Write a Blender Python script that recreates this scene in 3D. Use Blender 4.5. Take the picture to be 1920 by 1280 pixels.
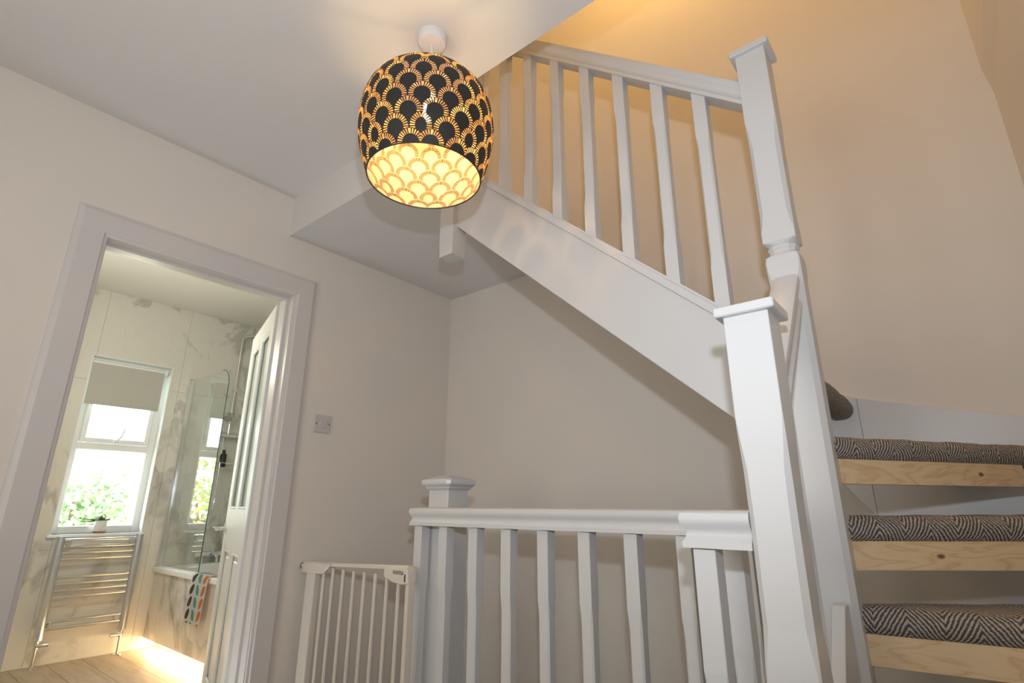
import bpy, bmesh, math, random
from mathutils import Vector, Matrix
random.seed(4)
PI = math.pi
S = bpy.context.scene
for o in list(bpy.data.objects): bpy.data.objects.remove(o)
C = bpy.context.collection
H = 1.02            # eye height; all coordinates below are measured from the eye level, floor = -H

# ---------------------------------------------------------------- camera
yaw, pit, rol = math.radians(39.568), math.radians(17.041), math.radians(.176)
fw = Vector((math.cos(yaw)*math.cos(pit), math.sin(yaw)*math.cos(pit), math.sin(pit)))
rt = Vector((math.sin(yaw), -math.cos(yaw), 0)); up = rt.cross(fw)
c_, s_ = math.cos(rol), math.sin(rol)
R_, U_ = c_*rt + s_*up, -s_*rt + c_*up
cd = bpy.data.cameras.new('camera'); cam = bpy.data.objects.new('camera', cd); C.objects.link(cam)
cam.matrix_world = Matrix(((R_.x, U_.x, -fw.x, 0), (R_.y, U_.y, -fw.y, 0), (R_.z, U_.z, -fw.z, H), (0, 0, 0, 1)))
cd.sensor_width = 36; cd.lens = 1003.925/1920*36; cd.clip_start = .02; cd.clip_end = 200
S.camera = cam
# ---------------------------------------------------------------- world, lights, exposure
W = bpy.data.worlds.new('World'); S.world = W; W.use_nodes = True
bg = W.node_tree.nodes['Background']; bg.inputs[0].default_value = (.90, .96, 1, 1); bg.inputs[1].default_value = 13.0
S.view_settings.view_transform = 'Standard'; S.view_settings.look = 'None'
S.view_settings.gamma = 1; S.view_settings.use_curve_mapping = False; S.view_settings.exposure = 0.0
def light(name, kind, loc, energy, color, size=.1, size_y=None, direction=None):
    l = bpy.data.lights.new(name, kind); l.energy = energy; l.color = color
    o = bpy.data.objects.new(name, l); C.objects.link(o); o.location = (loc[0], loc[1], loc[2]+H)
    if kind == 'AREA':
        l.size = size
        if size_y: l.shape = 'RECTANGLE'; l.size_y = size_y
    elif kind == 'POINT': l.shadow_soft_size = size
    if direction: o.rotation_euler = Vector(direction).to_track_quat('-Z', 'Y').to_euler()
    return o
# the photographer's flash head, standing about 24 cm above the lens
fl_ = light('camera_flash', 'SPOT', (-.04, -.05, .24), 54, (.80, .89, 1), .022, direction=(.64, .62, .47))
fl_.data.spot_size = math.radians(146); fl_.data.spot_blend = 1.0; fl_.data.shadow_soft_size = .022
# added soft fill light behind the camera, lifts the hall's ambient level
light('landing_fill', 'AREA', (-1.13, .95, .25), 14, (1, .94, .84), 1.1, 1.3, (1, 0, 0))
# warm ceiling lamp of the loft, and an added fill point hung in the bathroom's mid-air
light('loft_lamp', 'POINT', (1.62, .72, 3.10), 24, (1, .60, .20), .08)
light('bathroom_fill', 'POINT', (.80, 3.5, .90), 22, (1, .95, .80), .12)

# ---------------------------------------------------------------- node helpers
def M(name):
    m = bpy.data.materials.new(name); m.use_nodes = True
    nt = m.node_tree; nt.nodes.clear()
    out = nt.nodes.new('ShaderNodeOutputMaterial')
    return m, nt, out
class N:
    def __init__(s, nt): s.nt = nt
    def new(s, t, **k):
        n = s.nt.nodes.new(t)
        for a, b in k.items(): setattr(n, a, b)
        return n
    def put(s, sock, v):
        if isinstance(v, bpy.types.NodeSocket): s.nt.links.new(v, sock)
        elif v is not None: sock.default_value = v
    def m(s, op, a, b=None, c=None):
        n = s.new('ShaderNodeMath', operation=op)
        s.put(n.inputs[0], a)
        if b is not None: s.put(n.inputs[1], b)
        if c is not None: s.put(n.inputs[2], c)
        return n.outputs[0]
    def mix(s, f, a, b):
        n = s.new('ShaderNodeMix', data_type='RGBA')
        s.put(n.inputs[0], f); s.put(n.inputs[6], a); s.put(n.inputs[7], b)
        return n.outputs[2]
    def fl(s, f, a, b): return s.m('ADD', a, s.m('MULTIPLY', f, s.m('SUBTRACT', b, a)))
    def noise(s, vec, scale, detail=3, rough=.5, dist=0, out=0):
        n = s.new('ShaderNodeTexNoise'); s.put(n.inputs['Vector'], vec)
        n.inputs['Scale'].default_value = scale; n.inputs['Detail'].default_value = detail
        n.inputs['Roughness'].default_value = rough; n.inputs['Distortion'].default_value = dist
        return n.outputs[out]
    def coord(s, which='Object'): return s.new('ShaderNodeTexCoord').outputs[which]
    def sep(s, v):
        n = s.new('ShaderNodeSeparateXYZ'); s.put(n.inputs[0], v); return n.outputs
    def comb(s, x, y, z=0.0):
        n = s.new('ShaderNodeCombineXYZ')
        for i, v in enumerate((x, y, z)): s.put(n.inputs[i], v)
        return n.outputs[0]
    def ramp(s, f, stops, interp='LINEAR'):
        n = s.new('ShaderNodeValToRGB'); s.put(n.inputs[0], f); cr = n.color_ramp; cr.interpolation = interp
        while len(cr.elements) < len(stops): cr.elements.new(.5)
        for e, (p, c) in zip(cr.elements, stops): e.position = p; e.color = (*c, 1) if len(c) == 3 else c
        return n.outputs[0]
    def bump(s, h, strength=.2, dist=.002):
        n = s.new('ShaderNodeBump'); s.put(n.inputs['Height'], h); n.inputs['Strength'].default_value = strength
        n.inputs['Distance'].default_value = dist; return n.outputs[0]
    def bsdf(s, col, rough=.5, metal=0.0, normal=None, **kw):
        n = s.new('ShaderNodeBsdfPrincipled'); s.put(n.inputs['Base Color'], col); s.put(n.inputs['Roughness'], rough)
        n.inputs['Metallic'].default_value = metal
        if normal is not None: s.put(n.inputs['Normal'], normal)
        for a, b in kw.items(): s.put(n.inputs[a.replace('_', ' ')], b)
        return n.outputs[0]
    def ms(s, f, a, b):
        n = s.new('ShaderNodeMixShader'); s.put(n.inputs[0], f); s.put(n.inputs[1], a); s.put(n.inputs[2], b); return n.outputs[0]
    def sh(s, t, col, rough=None):
        n = s.new(t); s.put(n.inputs[0], col)
        if rough is not None: n.inputs['Roughness'].default_value = rough
        return n.outputs[0]
def c4(c): return (*c, 1)

def simple(name, col, rough=.5, metal=0.0, var=.03, vs=4, bump=0, bs=200, **kw):
    m, nt, out = M(name); n = N(nt); co = n.coord()
    dark = tuple(max(0, x*(1-var*2)) for x in col)
    colr = n.mix(n.noise(co, vs, 4), c4(dark), c4(tuple(min(1, x*(1+var)) for x in col)))
    nm = n.bump(n.noise(co, bs, 2), bump, .001) if bump else None
    nt.links.new(n.bsdf(colr, rough, metal, nm, **kw), out.inputs[0]); return m

WALLC = (.79, .735, .672)
MT = {}
MT['wall'] = simple('wall_paint', WALLC, .75, var=.012, vs=1.5, bump=.08, bs=160)
MT['ceil'] = simple('ceiling_paint', (.75, .73, .71), .85, var=.01, vs=1.2, bump=.06, bs=120)
MT['bceil'] = simple('bathroom_ceiling_paint', (.78, .77, .73), .8, var=.01)
MT['gloss'] = simple('white_satin_woodwork', (.665, .662, .662), .33, var=.012, vs=6, bump=.03, bs=60)
MT['frame'] = simple('door_frame_satin', (.68, .65, .64), .38, var=.012, vs=3, bump=.03, bs=60)
MT['doorw'] = simple('door_white_paint', (.74, .75, .73), .35, var=.01)
MT['plastic'] = simple('white_plastic', (.78, .76, .76), .3, var=.01)
MT['switch'] = simple('switch_plastic', (.62, .58, .57), .32, var=.01)
MT['gate'] = simple('cream_powder_coat', (.72, .66, .58), .35, var=.01)
MT['upvc'] = simple('white_upvc', (.86, .88, .88), .3, var=.01)
MT['enamel'] = simple('white_bath_enamel', (.84, .85, .84), .12, var=.01)
MT['chrome'] = simple('chrome', (.80, .81, .83), .09, 1.0, var=.01)
MT['satin'] = simple('satin_chrome_upright', (.66, .70, .76), .28, 1.0, var=.01)
MT['black'] = simple('black_plastic', (.02, .02, .022), .4)
MT['dark'] = simple('dark_print', (.08, .08, .085), .5)
MT['carpetfl'] = simple('landing_carpet', (.22, .20, .18), .95, var=.2, vs=150, bump=.4, bs=400)
MT['bark'] = simple('bark', (.16, .11, .08), .9, var=.2, vs=20, bump=.3, bs=60)
MT['brick_far'] = simple('pale_render', (.72, .70, .66), .8, var=.05)
MT['terra'] = simple('terracotta', (.55, .24, .12), .6, var=.06, vs=30)
MT['pot'] = simple('white_glazed_pot', (.80, .80, .79), .25, var=.01)
MT['blind'] = simple('blind_fabric', (.50, .50, .46), .9, var=.02, vs=60)
MT['grass'] = simple('lawn', (.16, .26, .08), .9, var=.3, vs=12)
MT['soil'] = simple('soil', (.05, .035, .025), .95, var=.3, vs=60)

def leafmat(name, a, b):
    m, nt, out = M(name); n = N(nt)
    r = n.new('ShaderNodeNewGeometry').outputs['Random Per Island']
    col = n.mix(r, c4(a), c4(b))
    nt.links.new(n.ms(.35, n.bsdf(col, .5), n.sh('ShaderNodeBsdfTranslucent', col)), out.inputs[0]); return m
MT['leafg'] = leafmat('green_leaves', (.12, .22, .09), (.34, .44, .22))
MT['leafy'] = leafmat('yellow_green_leaves', (.22, .32, .08), (.62, .50, .14))
MT['leafr'] = leafmat('brown_twigs', (.42, .22, .12), (.50, .38, .22))
MT['succ'] = leafmat('plant_leaves', (.05, .10, .03), (.20, .26, .10))

def pine():
    m, nt, out = M('bare_pine'); n = N(nt); co = n.coord('UV'); x, y, _ = n.sep(co)
    d = n.noise(n.comb(n.m('MULTIPLY', x, 3), n.m('MULTIPLY', y, 14)), 1.0, 3, .5, .6)
    rings = n.m('FRACT', n.m('MULTIPLY', n.m('ADD', d, n.m('MULTIPLY', y, 3.0)), 9))
    col = n.ramp(rings, [(0, (.76, .56, .33)), (.55, (.80, .61, .38)), (.9, (.66, .44, .23)), (1, (.76, .56, .33))])
    fine = n.noise(n.comb(n.m('MULTIPLY', x, 8), n.m('MULTIPLY', y, 500)), 1, 2)
    col = n.mix(n.m('MULTIPLY', fine, .25), col, c4((.86, .68, .45)))
    # knots
    kx = n.m('DIVIDE', n.m('SUBTRACT', n.m('FRACT', n.m('ADD', n.m('MULTIPLY', x, 2.1), .62)), .5), .024)
    ky = n.m('DIVIDE', n.m('SUBTRACT', y, .030), .0065)
    kd = n.m('SQRT', n.m('ADD', n.m('MULTIPLY', kx, kx), n.m('MULTIPLY', ky, ky)))
    col = n.mix(n.m('SUBTRACT', 1, n.m('MINIMUM', n.m('POWER', kd, 3), 1)), col, c4((.22, .08, .04)))
    nt.links.new(n.bsdf(col, .55), out.inputs[0]); return m
MT['pine'] = pine()

def carpet():
    m, nt, out = M('herringbone_carpet'); n = N(nt); co = n.coord('UV'); x, y, _ = n.sep(co)
    w = n.noise(n.comb(x, y), 16, 2); w2 = n.noise(n.comb(x, y), 220, 2)
    xx = n.m('ADD', x, n.m('MULTIPLY', n.m('SUBTRACT', w, .5), .018))
    per = .060
    t = n.m('ABSOLUTE', n.m('SUBTRACT', n.m('MODULO', n.m('ADD', xx, 10), per*2), per))      # zigzag
    ph = n.m('ADD', n.m('MULTIPLY', t, 1.7), n.m('MULTIPLY', y, 1.0))
    ph = n.m('ADD', ph, n.m('MULTIPLY', n.m('SUBTRACT', w2, .5), .0085))
    st = n.m('MULTIPLY', n.m('ADD', n.m('SINE', n.m('MULTIPLY', ph, 2*PI/.0150)), 1), .5)
    speck = n.noise(n.comb(x, y), 300, 3, .75)
    f = n.m('ADD', st, n.m('MULTIPLY', n.m('SUBTRACT', speck, .5), 1.9))
    col = n.ramp(f, [(.20, (.085, .092, .098)), (.50, (.27, .24, .21)), (.84, (.62, .53, .44))])
    hgt = n.m('ADD', n.m('MULTIPLY', st, .7), speck)
    nt.links.new(n.bsdf(col, .95, 0, n.bump(hgt, 1.0, .003)), out.inputs[0]); return m
MT['carpet'] = carpet()

def marble():
    m, nt, out = M('marble_effect_tile'); n = N(nt); co = n.coord('Object'); x, y, z = n.sep(co)
    v = n.comb(n.m('MULTIPLY', n.m('ADD', x, y), 1.0), n.m('SUBTRACT', n.m('MULTIPLY', y, .8), x), z)
    a = n.noise(v, 1.0, 4, .5, 1.2)
    ve = n.m('SUBTRACT', 1, n.m('MINIMUM', n.m('MULTIPLY', n.m('ABSOLUTE', n.m('SUBTRACT', a, .5)), 26), 1))
    mask = n.m('GREATER_THAN', n.noise(v, 1.1, 2), .46)
    b = n.noise(v, 3.4, 5, .6, 2.2)
    ve2 = n.m('SUBTRACT', 1, n.m('MINIMUM', n.m('MULTIPLY', n.m('ABSOLUTE', n.m('SUBTRACT', b, .47)), 40), 1))
    patch = n.ramp(n.noise(v, 1.9, 4, .6, 1.2), [(.555, (0, 0, 0)), (.64, (1, 1, 1))])
    f = n.m('MINIMUM', n.m('ADD', n.m('ADD', n.m('MULTIPLY', n.m('MULTIPLY', ve, mask), .55), n.m('MULTIPLY', ve2, .07)), n.m('MULTIPLY', patch, .45)), 1)
    col = n.mix(f, c4((.70, .69, .64)), c4((.30, .29, .26)))
    nt.links.new(n.bsdf(col, .22), out.inputs[0]); return m
MT['marble'] = marble()
MT['grout'] = simple('tile_grout', (.62, .61, .56), .8)

def plank():
    m, nt, out = M('wood_effect_floor_plank'); n = N(nt); co = n.coord('Object'); x, y, z = n.sep(co)
    g = n.noise(n.comb(n.m('MULTIPLY', x, 26), n.m('MULTIPLY', y, 2.4)), 1, 5, .6, .8)
    col = n.ramp(g, [(.25, (.34, .26, .19)), (.55, (.50, .41, .31)), (.8, (.56, .47, .37))])
    nt.links.new(n.bsdf(col, .42), out.inputs[0]); return m
MT['plank'] = plank()

def glass(name, tint=(1, 1, 1), ior=1.5, extra=0.0):
    m, nt, out = M(name); n = N(nt)
    fr = n.new('ShaderNodeFresnel'); n.put(fr.inputs[0], n.fl(n.new('ShaderNodeNewGeometry').outputs['Backfacing'], ior, 1/ior))
    g = n.sh('ShaderNodeBsdfGlossy', c4((1, 1, 1)), .0)
    f = n.m('MINIMUM', n.m('ADD', fr.outputs[0], extra), 1)
    nt.links.new(n.ms(f, n.sh('ShaderNodeBsdfTransparent', c4(tint)), g), out.inputs[0]); return m
MT['glass'] = glass('window_glass', (.97, .985, .98))
MT['screen'] = glass('shower_glass', (.95, .975, .96), 1.5, .05)
MT['bulbglass'] = glass('bulb_glass', (1, .97, .9))
def obsc():
    m, nt, out = M('obscured_door_glass'); n = N(nt); co = n.coord()
    nm = n.bump(n.noise(co, 70, 2), .35, .004)
    nt.links.new(n.ms(.35, n.bsdf(c4((.72, .78, .74)), .12, 0, nm), n.sh('ShaderNodeBsdfTranslucent', c4((.85, .92, .88)))), out.inputs[0]); return m
MT['obscure'] = obsc()
def emis(name, col, st):
    m, nt, out = M(name); n = N(nt); e = n.new('ShaderNodeEmission'); e.inputs[0].default_value = c4(col); e.inputs[1].default_value = st
    nt.links.new(e.outputs[0], out.inputs[0]); return m
MT['filament'] = emis('glowing_filament', (1, .74, .36), 260)
MT['led'] = emis('warm_led_strip', (1, .66, .30), 60)

def towelmat():
    m, nt, out = M('leaf_print_towel'); n = N(nt); co = n.coord('UV'); x, y, _ = n.sep(co)
    cw, ch = .084, .074
    cx = n.m('DIVIDE', x, cw); ix = n.m('FLOOR', cx); lx = n.m('SUBTRACT', n.m('FRACT', cx), .5)
    cy = n.m('DIVIDE', y, ch); ly = n.m('SUBTRACT', n.m('FRACT', cy), .5)
    # alternate tilt for each column
    par = n.m('SUBTRACT', n.m('MULTIPLY', n.m('MODULO', n.m('ADD', ix, 30), 2), 2), 1)
    tx = n.m('ADD', lx, n.m('MULTIPLY', n.m('MULTIPLY', par, ly), .35))
    ex = n.m('DIVIDE', tx, .30); ey = n.m('DIVIDE', ly, .44)
    r = n.m('ADD', n.m('MULTIPLY', ex, ex), n.m('MULTIPLY', ey, ey))
    inside = n.m('LESS_THAN', r, 1)
    k = n.m('DIVIDE', n.m('ADD', n.m('MODULO', n.m('ADD', ix, 30), 3), .5), 3)
    colr = n.ramp(k, [(0, (.10, .09, .06)), (.33, (.18, .46, .34)), (.66, (.80, .27, .06))], 'CONSTANT')
    col = n.mix(inside, c4((.80, .80, .80)), colr)
    nt.links.new(n.bsdf(col, .9, 0, n.bump(n.noise(co, 900, 2), .5, .002)), out.inputs[0]); return m
MT['towel'] = towelmat()

def shademat():
    m, nt, out = M('scallop_pattern_shade'); n = N(nt); co = n.coord('UV'); u, v, _ = n.sep(co)
    R0, p = .5, .56
    k0 = n.m('CEIL', n.m('DIVIDE', n.m('SUBTRACT', v, R0), p))
    res = []
    for i in range(2):
        k = n.m('ADD', k0, float(i))
        off = n.m('MULTIPLY', n.m('MODULO', n.m('ADD', k, 40.0), 2.0), .5)
        fx = n.m('SUBTRACT', n.m('FRACT', n.m('ADD', n.m('ADD', u, 40.0), off)), .5)
        fy = n.m('SUBTRACT', v, n.m('MULTIPLY', k, p)); fyp = n.m('MAXIMUM', fy, 0.0)
        d = n.m('SQRT', n.m('ADD', n.m('MULTIPLY', fx, fx), n.m('MULTIPLY', fyp, fyp)))
        an = n.m('ADD', n.m('ARCTAN2', fyp, n.m('ABSOLUTE', fx)), n.m('MULTIPLY', n.m('MINIMUM', fy, 0.0), 2.4))   # fan ribs, straight below the centre
        res.append((d, an))
    in0 = n.m('LESS_THAN', res[0][0], R0)
    d = n.fl(in0, res[1][0], res[0][0]); a = n.fl(in0, res[1][1], res[0][1])
    ring = n.m('MULTIPLY', n.m('GREATER_THAN', d, .30), n.m('LESS_THAN', d, .47))
    rib = n.m('GREATER_THAN', n.m('SINE', n.m('MULTIPLY', a, 30)), .0)
    cut = n.m('MULTIPLY', ring, rib)
    back = n.new('ShaderNodeNewGeometry').outputs['Backfacing']
    var = n.noise(n.comb(u, v), 1.6, 3)
    trc = n.mix(var, c4((.95, .42, .14)), c4((1, .66, .36)))
    darkf = n.bsdf(c4((.018, .016, .015)), .6)
    inf = n.sh('ShaderNodeBsdfDiffuse', n.mix(ring, c4((.60, .50, .33)), c4((.40, .26, .13))))
    solid = n.ms(back, darkf, inf)
    film = n.ms(.68, n.ms(.55, n.sh('ShaderNodeBsdfDiffuse', c4((.42, .25, .16))), n.sh('ShaderNodeBsdfTranslucent', trc)), n.sh('ShaderNodeBsdfTransparent', c4((1, .80, .58))))
    filmb = n.ms(.68, inf, n.sh('ShaderNodeBsdfTransparent', c4((1, .80, .58))))
    filmx = n.ms(back, film, filmb)
    nt.links.new(n.ms(cut, solid, filmx), out.inputs[0]); return m
MT['shade'] = shademat()

# ---------------------------------------------------------------- object helpers
def thing(name, label, cat, loc, rz=0, group=None, kind=None):
    o = bpy.data.objects.new(name, None); C.objects.link(o); o.empty_display_size = .1
    o.location = (loc[0], loc[1], loc[2]+H); o.rotation_euler = (0, 0, rz)
    if label: o['label'] = label
    if cat: o['category'] = cat
    if group: o['group'] = group
    if kind: o['kind'] = kind
    o['_o'] = tuple(loc)
    return o
def origin(o):
    while o.parent: o = o.parent
    return Vector(o['_o']) if '_o' in o.keys() else Vector((0, 0, -H))
def obj(name, bm, mat, parent=None, kind=None, label=None, cat=None, smooth=False, local=False, origin_at=None, group=None):
    """world-coordinate bmesh (eye-level z) -> one object; below a thing the mesh is stored relative to that thing"""
    if parent is not None:
        off = Vector((0, 0, 0)) if local else -origin(parent)
    else:
        oa = Vector(origin_at) if origin_at else Vector((0, 0, -H)); off = -oa
    bmesh.ops.translate(bm, verts=bm.verts, vec=off)
    bmesh.ops.recalc_face_normals(bm, faces=bm.faces) if not bm.loops.layers.int.get('keep') else None
    me = bpy.data.meshes.new(name); bm.to_mesh(me); bm.free(); me.materials.append(mat)
    if smooth:
        me.polygons.foreach_set('use_smooth', [True]*len(me.polygons))
        try: me.set_sharp_from_angle(angle=math.radians(40))
        except Exception: pass
    o = bpy.data.objects.new(name, me); C.objects.link(o)
    if parent is not None: o.parent = parent
    else:
        o.location = (oa.x, oa.y, oa.z+H); o['_o'] = tuple(oa)
    if kind: o['kind'] = kind
    if label: o['label'] = label
    if cat: o['category'] = cat
    if group: o['group'] = group
    return o
def inst(name, src, parent, loc, rot=None, label=None):
    """another part sharing src's mesh; loc in the thing's own frame"""
    o = bpy.data.objects.new(name, src if isinstance(src, bpy.types.Mesh) else src.data); C.objects.link(o); o.parent = parent; o.location = loc
    if rot: o.rotation_euler = rot
    if label: o['label'] = label
    return o
def mesh_of(name, bm, mat, smooth=False):
    bmesh.ops.recalc_face_normals(bm, faces=bm.faces)
    me = bpy.data.meshes.new(name); bm.to_mesh(me); bm.free(); me.materials.append(mat)
    if smooth:
        me.polygons.foreach_set('use_smooth', [True]*len(me.polygons)); me.set_sharp_from_angle(angle=math.radians(40))
    return me
def B(): return bmesh.new()
def box(bm, x0, x1, y0, y1, z0, z1, bev=0, seg=1):
    r = bmesh.ops.create_cube(bm, size=1); vs = r['verts']
    for v in vs:
        v.co = Vector((x0 if v.co.x < 0 else x1, y0 if v.co.y < 0 else y1, z0 if v.co.z < 0 else z1))
    if bev:
        es = list({e for v in vs for e in v.link_edges})
        bmesh.ops.bevel(bm, geom=es, offset=bev, segments=seg, affect='EDGES', profile=.5)
    return bm
def bx(*a, **k): return box(B(), *a, **k)
def prism(bm, pts, axis, a0, a1, bev=0):
    """extrude a 2-D polygon; axis = 'x','y','z' is the extrusion axis"""
    def mk(p, a):
        return {'x': (a, p[0], p[1]), 'y': (p[0], a, p[1]), 'z': (p[0], p[1], a)}[axis]
    lo = [bm.verts.new(mk(p, a0)) for p in pts]; hi = [bm.verts.new(mk(p, a1)) for p in pts]
    f = [bm.faces.new(lo), bm.faces.new(hi[::-1])]
    for i in range(len(pts)):
        j = (i+1) % len(pts); f.append(bm.faces.new((lo[i], hi[i], hi[j], lo[j])))
    if bev:
        es = list({e for q in f for e in q.edges}); bmesh.ops.bevel(bm, geom=es, offset=bev, segments=1, affect='EDGES')
    return bm
def loft(bm, rings, cap=True, closed=True):
    vs = [[bm.verts.new(p) for p in r] for r in rings]; n = len(rings[0])
    for a, b in zip(vs, vs[1:]):
        for i in range(n if closed else n-1):
            j = (i+1) % n; bm.faces.new((a[i], a[j], b[j], b[i]))
    if cap and closed:
        bm.faces.new(vs[0][::-1]); bm.faces.new(vs[-1])
    return bm
def lathe(bm, prof, c=(0, 0, 0), n=32, cap=False):
    return loft(bm, [[(c[0]+r*math.cos(2*PI*i/n), c[1]+r*math.sin(2*PI*i/n), c[2]+z) for i in range(n)] for r, z in prof], cap=cap)
def tube(bm, pts, r, n=10, cap=True):
    pts = [Vector(p) for p in pts]; rings = []; prev = None
    for i, p in enumerate(pts):
        t = ((pts[min(i+1, len(pts)-1)]-p).normalized() + (p-pts[max(i-1, 0)]).normalized()).normalized() if 0 < i < len(pts)-1 else (pts[1]-pts[0] if i == 0 else pts[-1]-pts[-2]).normalized()
        if prev is None:
            a = Vector((0, 0, 1)) if abs(t.z) < .9 else Vector((1, 0, 0)); s = t.cross(a).normalized()
        else: s = (prev - t*prev.dot(t)).normalized()
        prev = s; q = t.cross(s)
        rings.append([p + (s*math.cos(2*PI*k/n) + q*math.sin(2*PI*k/n))*r for k in range(n)])
    return loft(bm, rings, cap)
def ring16(h, c, z, cx=0, cy=0, rnd=False, m=4):
    """square section of half width h with corners cut (or rounded) by c"""
    P = []; c = max(c, .0012)
    for k in range(4):
        for i in range(m):
            t = i/(m-1); a = t*PI/2
            if rnd: x, y = h-c+c*math.cos(a), h-c+c*math.sin(a)
            else: x, y = h-c*t, h-c*(1-t)
            for _ in range(k): x, y = -y, x
            P.append((cx+x, cy+y, z))
    return P
def post(bm, cx, cy, rows):
    """rows: (z, half, cut, round?)"""
    return loft(bm, [ring16(h, c, z, cx, cy, rd) for z, h, c, rd in rows])
def sweep(bm, prof, path, cap=True):
    """prof: (side, up); path: (point, side vector, up scale)"""
    rings = [[Vector(p) + Vector(sv)*s + Vector((0, 0, 1))*t*us for s, t in prof] for p, sv, us in path]
    return loft(bm, rings, cap)
def torus(bm, c, R, r, n=48, m=8):
    rings = [[(c[0]+(R+r*math.cos(2*PI*j/m))*math.cos(2*PI*i/n), c[1]+(R+r*math.cos(2*PI*j/m))*math.sin(2*PI*i/n), c[2]+r*math.sin(2*PI*j/m)) for j in range(m)] for i in range(n)]
    vs = [[bm.verts.new(p) for p in q] for q in rings]
    for i in range(n):
        for j in range(m): bm.faces.new((vs[i][j], vs[(i+1) % n][j], vs[(i+1) % n][(j+1) % m], vs[i][(j+1) % m]))
    return bm
def struct(name, bm, mat, **k): return obj(name, bm, mat, kind='structure', **k)

# ================================================================ SETTING: hall, stairwell, loft
YD, XB, YR = 2.35, 2.23, -.317
FZ, LZ = -H, -3.55
DT = .966                                    # door head
# door wall with its opening
b = B(); prism(b, [(-1.2, FZ), (.40, FZ), (.40, DT+.03), (1.216, DT+.03), (1.216, FZ), (1.40, FZ), (1.40, LZ), (XB+.1, LZ), (XB+.1, 1.55), (-1.2, 1.55)], 'y', YD, YD+.12)
struct('wall_left', b, MT['wall'])
struct('wall_back', prism(B(), [(YR-.1, LZ), (2.47, LZ), (2.47, 1.72), (3.6, 1.72), (3.6, 4.0), (YR-.1, 4.0)], 'x', XB, XB+.12), MT['wall'])
# right wall: a small step in the plaster where the upper storey starts
b = B(); prism(b, [(YR-.12, LZ), (YR, LZ), (YR, 1.367), (YR+.013, 1.476), (YR+.013, 4.0), (YR-.12, 4.0)], 'x', -1.2, XB); struct('wall_right', b, MT['wall'])
struct('wall_behind', prism(B(), [(-.45, FZ), (2.47, FZ), (2.47, -.45), (1.75, -.45), (1.75, .95), (.55, .95), (.55, -.45), (-.45, -.45)], 'x', -1.32, -1.2), MT['wall'])
struct('wall_behind_top', prism(B(), [(-.45, -.45), (.55, -.45), (.55, .95), (1.75, .95), (1.75, -.45), (2.47, -.45), (2.47, 1.55), (-.45, 1.55)], 'x', -1.32, -1.2), MT['wall'])
w2 = obj('added_window', prism(B(), [(.55, -.45), (1.75, -.45), (1.75, .95), (.55, .95)], 'x', -1.30, -1.285), MT['glass'], kind='structure')  # made-up window, added out of view to go with the landing fill
for a in ((.55, .61, -.45, .95), (1.69, 1.75, -.45, .95), (.61, 1.69, -.45, -.39), (.61, 1.69, .89, .95), (1.12, 1.18, -.39, .89)):
    obj('window_frame', bx(-1.29, -1.24, *a, bev=.004), MT['upvc'], w2)
# floor of the landing with the stair opening (steps down start behind the gate)
b = B(); prism(b, [(-1.2, YR), (XB, YR), (XB, .30), (1.44, .30), (1.44, 1.60), (XB, 1.60), (XB, YD), (-1.2, YD)], 'z', FZ-.22, FZ); struct('floor', b, MT['carpetfl'])
struct('floor_lower', bx(1.20, XB, YR, YD, LZ-.1, LZ), MT['carpetfl'])
struct('wall_lower', bx(1.20, 1.40, YR, YD, LZ, FZ-.22), MT['wall'])
# hall ceiling, dropped soffit below the loft landing
struct('ceiling', bx(-1.2, 1.125, YR, YD, 1.47, 1.56), MT['ceil'])
struct('ceiling_soffit', bx(1.125, XB, 1.587, YD, 1.264, 1.56), MT['ceil'])
# loft shell
struct('ceiling_loft', bx(-.3, XB+.1, YR-.1, 3.6, 3.62, 3.72), MT['wall'])
struct('wall_loft_left', bx(-.3, XB, 3.2, 3.3, 1.56, 3.62), MT['wall'])
struct('wall_loft_front', bx(-.3, -.2, YR, 3.2, 1.56, 3.62), MT['wall'])

# ================================================================ SETTING: bathroom
YF, BC = 4.96, 1.615
XL, XR = .28, 2.42
wx0, wx1, wz0, wz1 = 1.00, 1.55, -.205, 1.09
b = B(); prism(b, [(XL-.1, FZ-.05), (XR+.1, FZ-.05), (XR+.1, BC+.1), (XL-.1, BC+.1), (XL-.1, .4), (wx0, .4), (wx0, wz1), (wx1, wz1), (wx1, wz0), (wx0, wz0), (wx0, .39), (XL-.1, .39)], 'y', YF+.008, YF+.30)
wf = struct('wall_bathroom_far', b, MT['grout'])
struct('wall_bathroom_left', bx(XL-.1, XL, YD+.12, YF+.3, FZ, BC), MT['marble'])
wr = struct('wall_bathroom_right', bx(XR, XR+.1, YD+.12, YF+.3, FZ, BC), MT['grout'])
struct('ceiling_bathroom', bx(XL-.1, XR+.1, YD+.12, YF+.3, BC, BC+.1), MT['bceil'])
struct('wall_bathroom_near', prism(B(), [(XL, FZ), (.385, FZ), (.385, DT+.04), (1.232, DT+.04), (1.232, FZ), (XR, FZ), (XR, BC), (XL, BC)], 'y', YD+.1201, YD+.128), MT['bceil'])
fb = struct('floor_bathroom', bx(XL-.1, XR+.1, YD+.12, YF+.3, FZ-.1, FZ-.010), MT['grout'])
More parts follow.
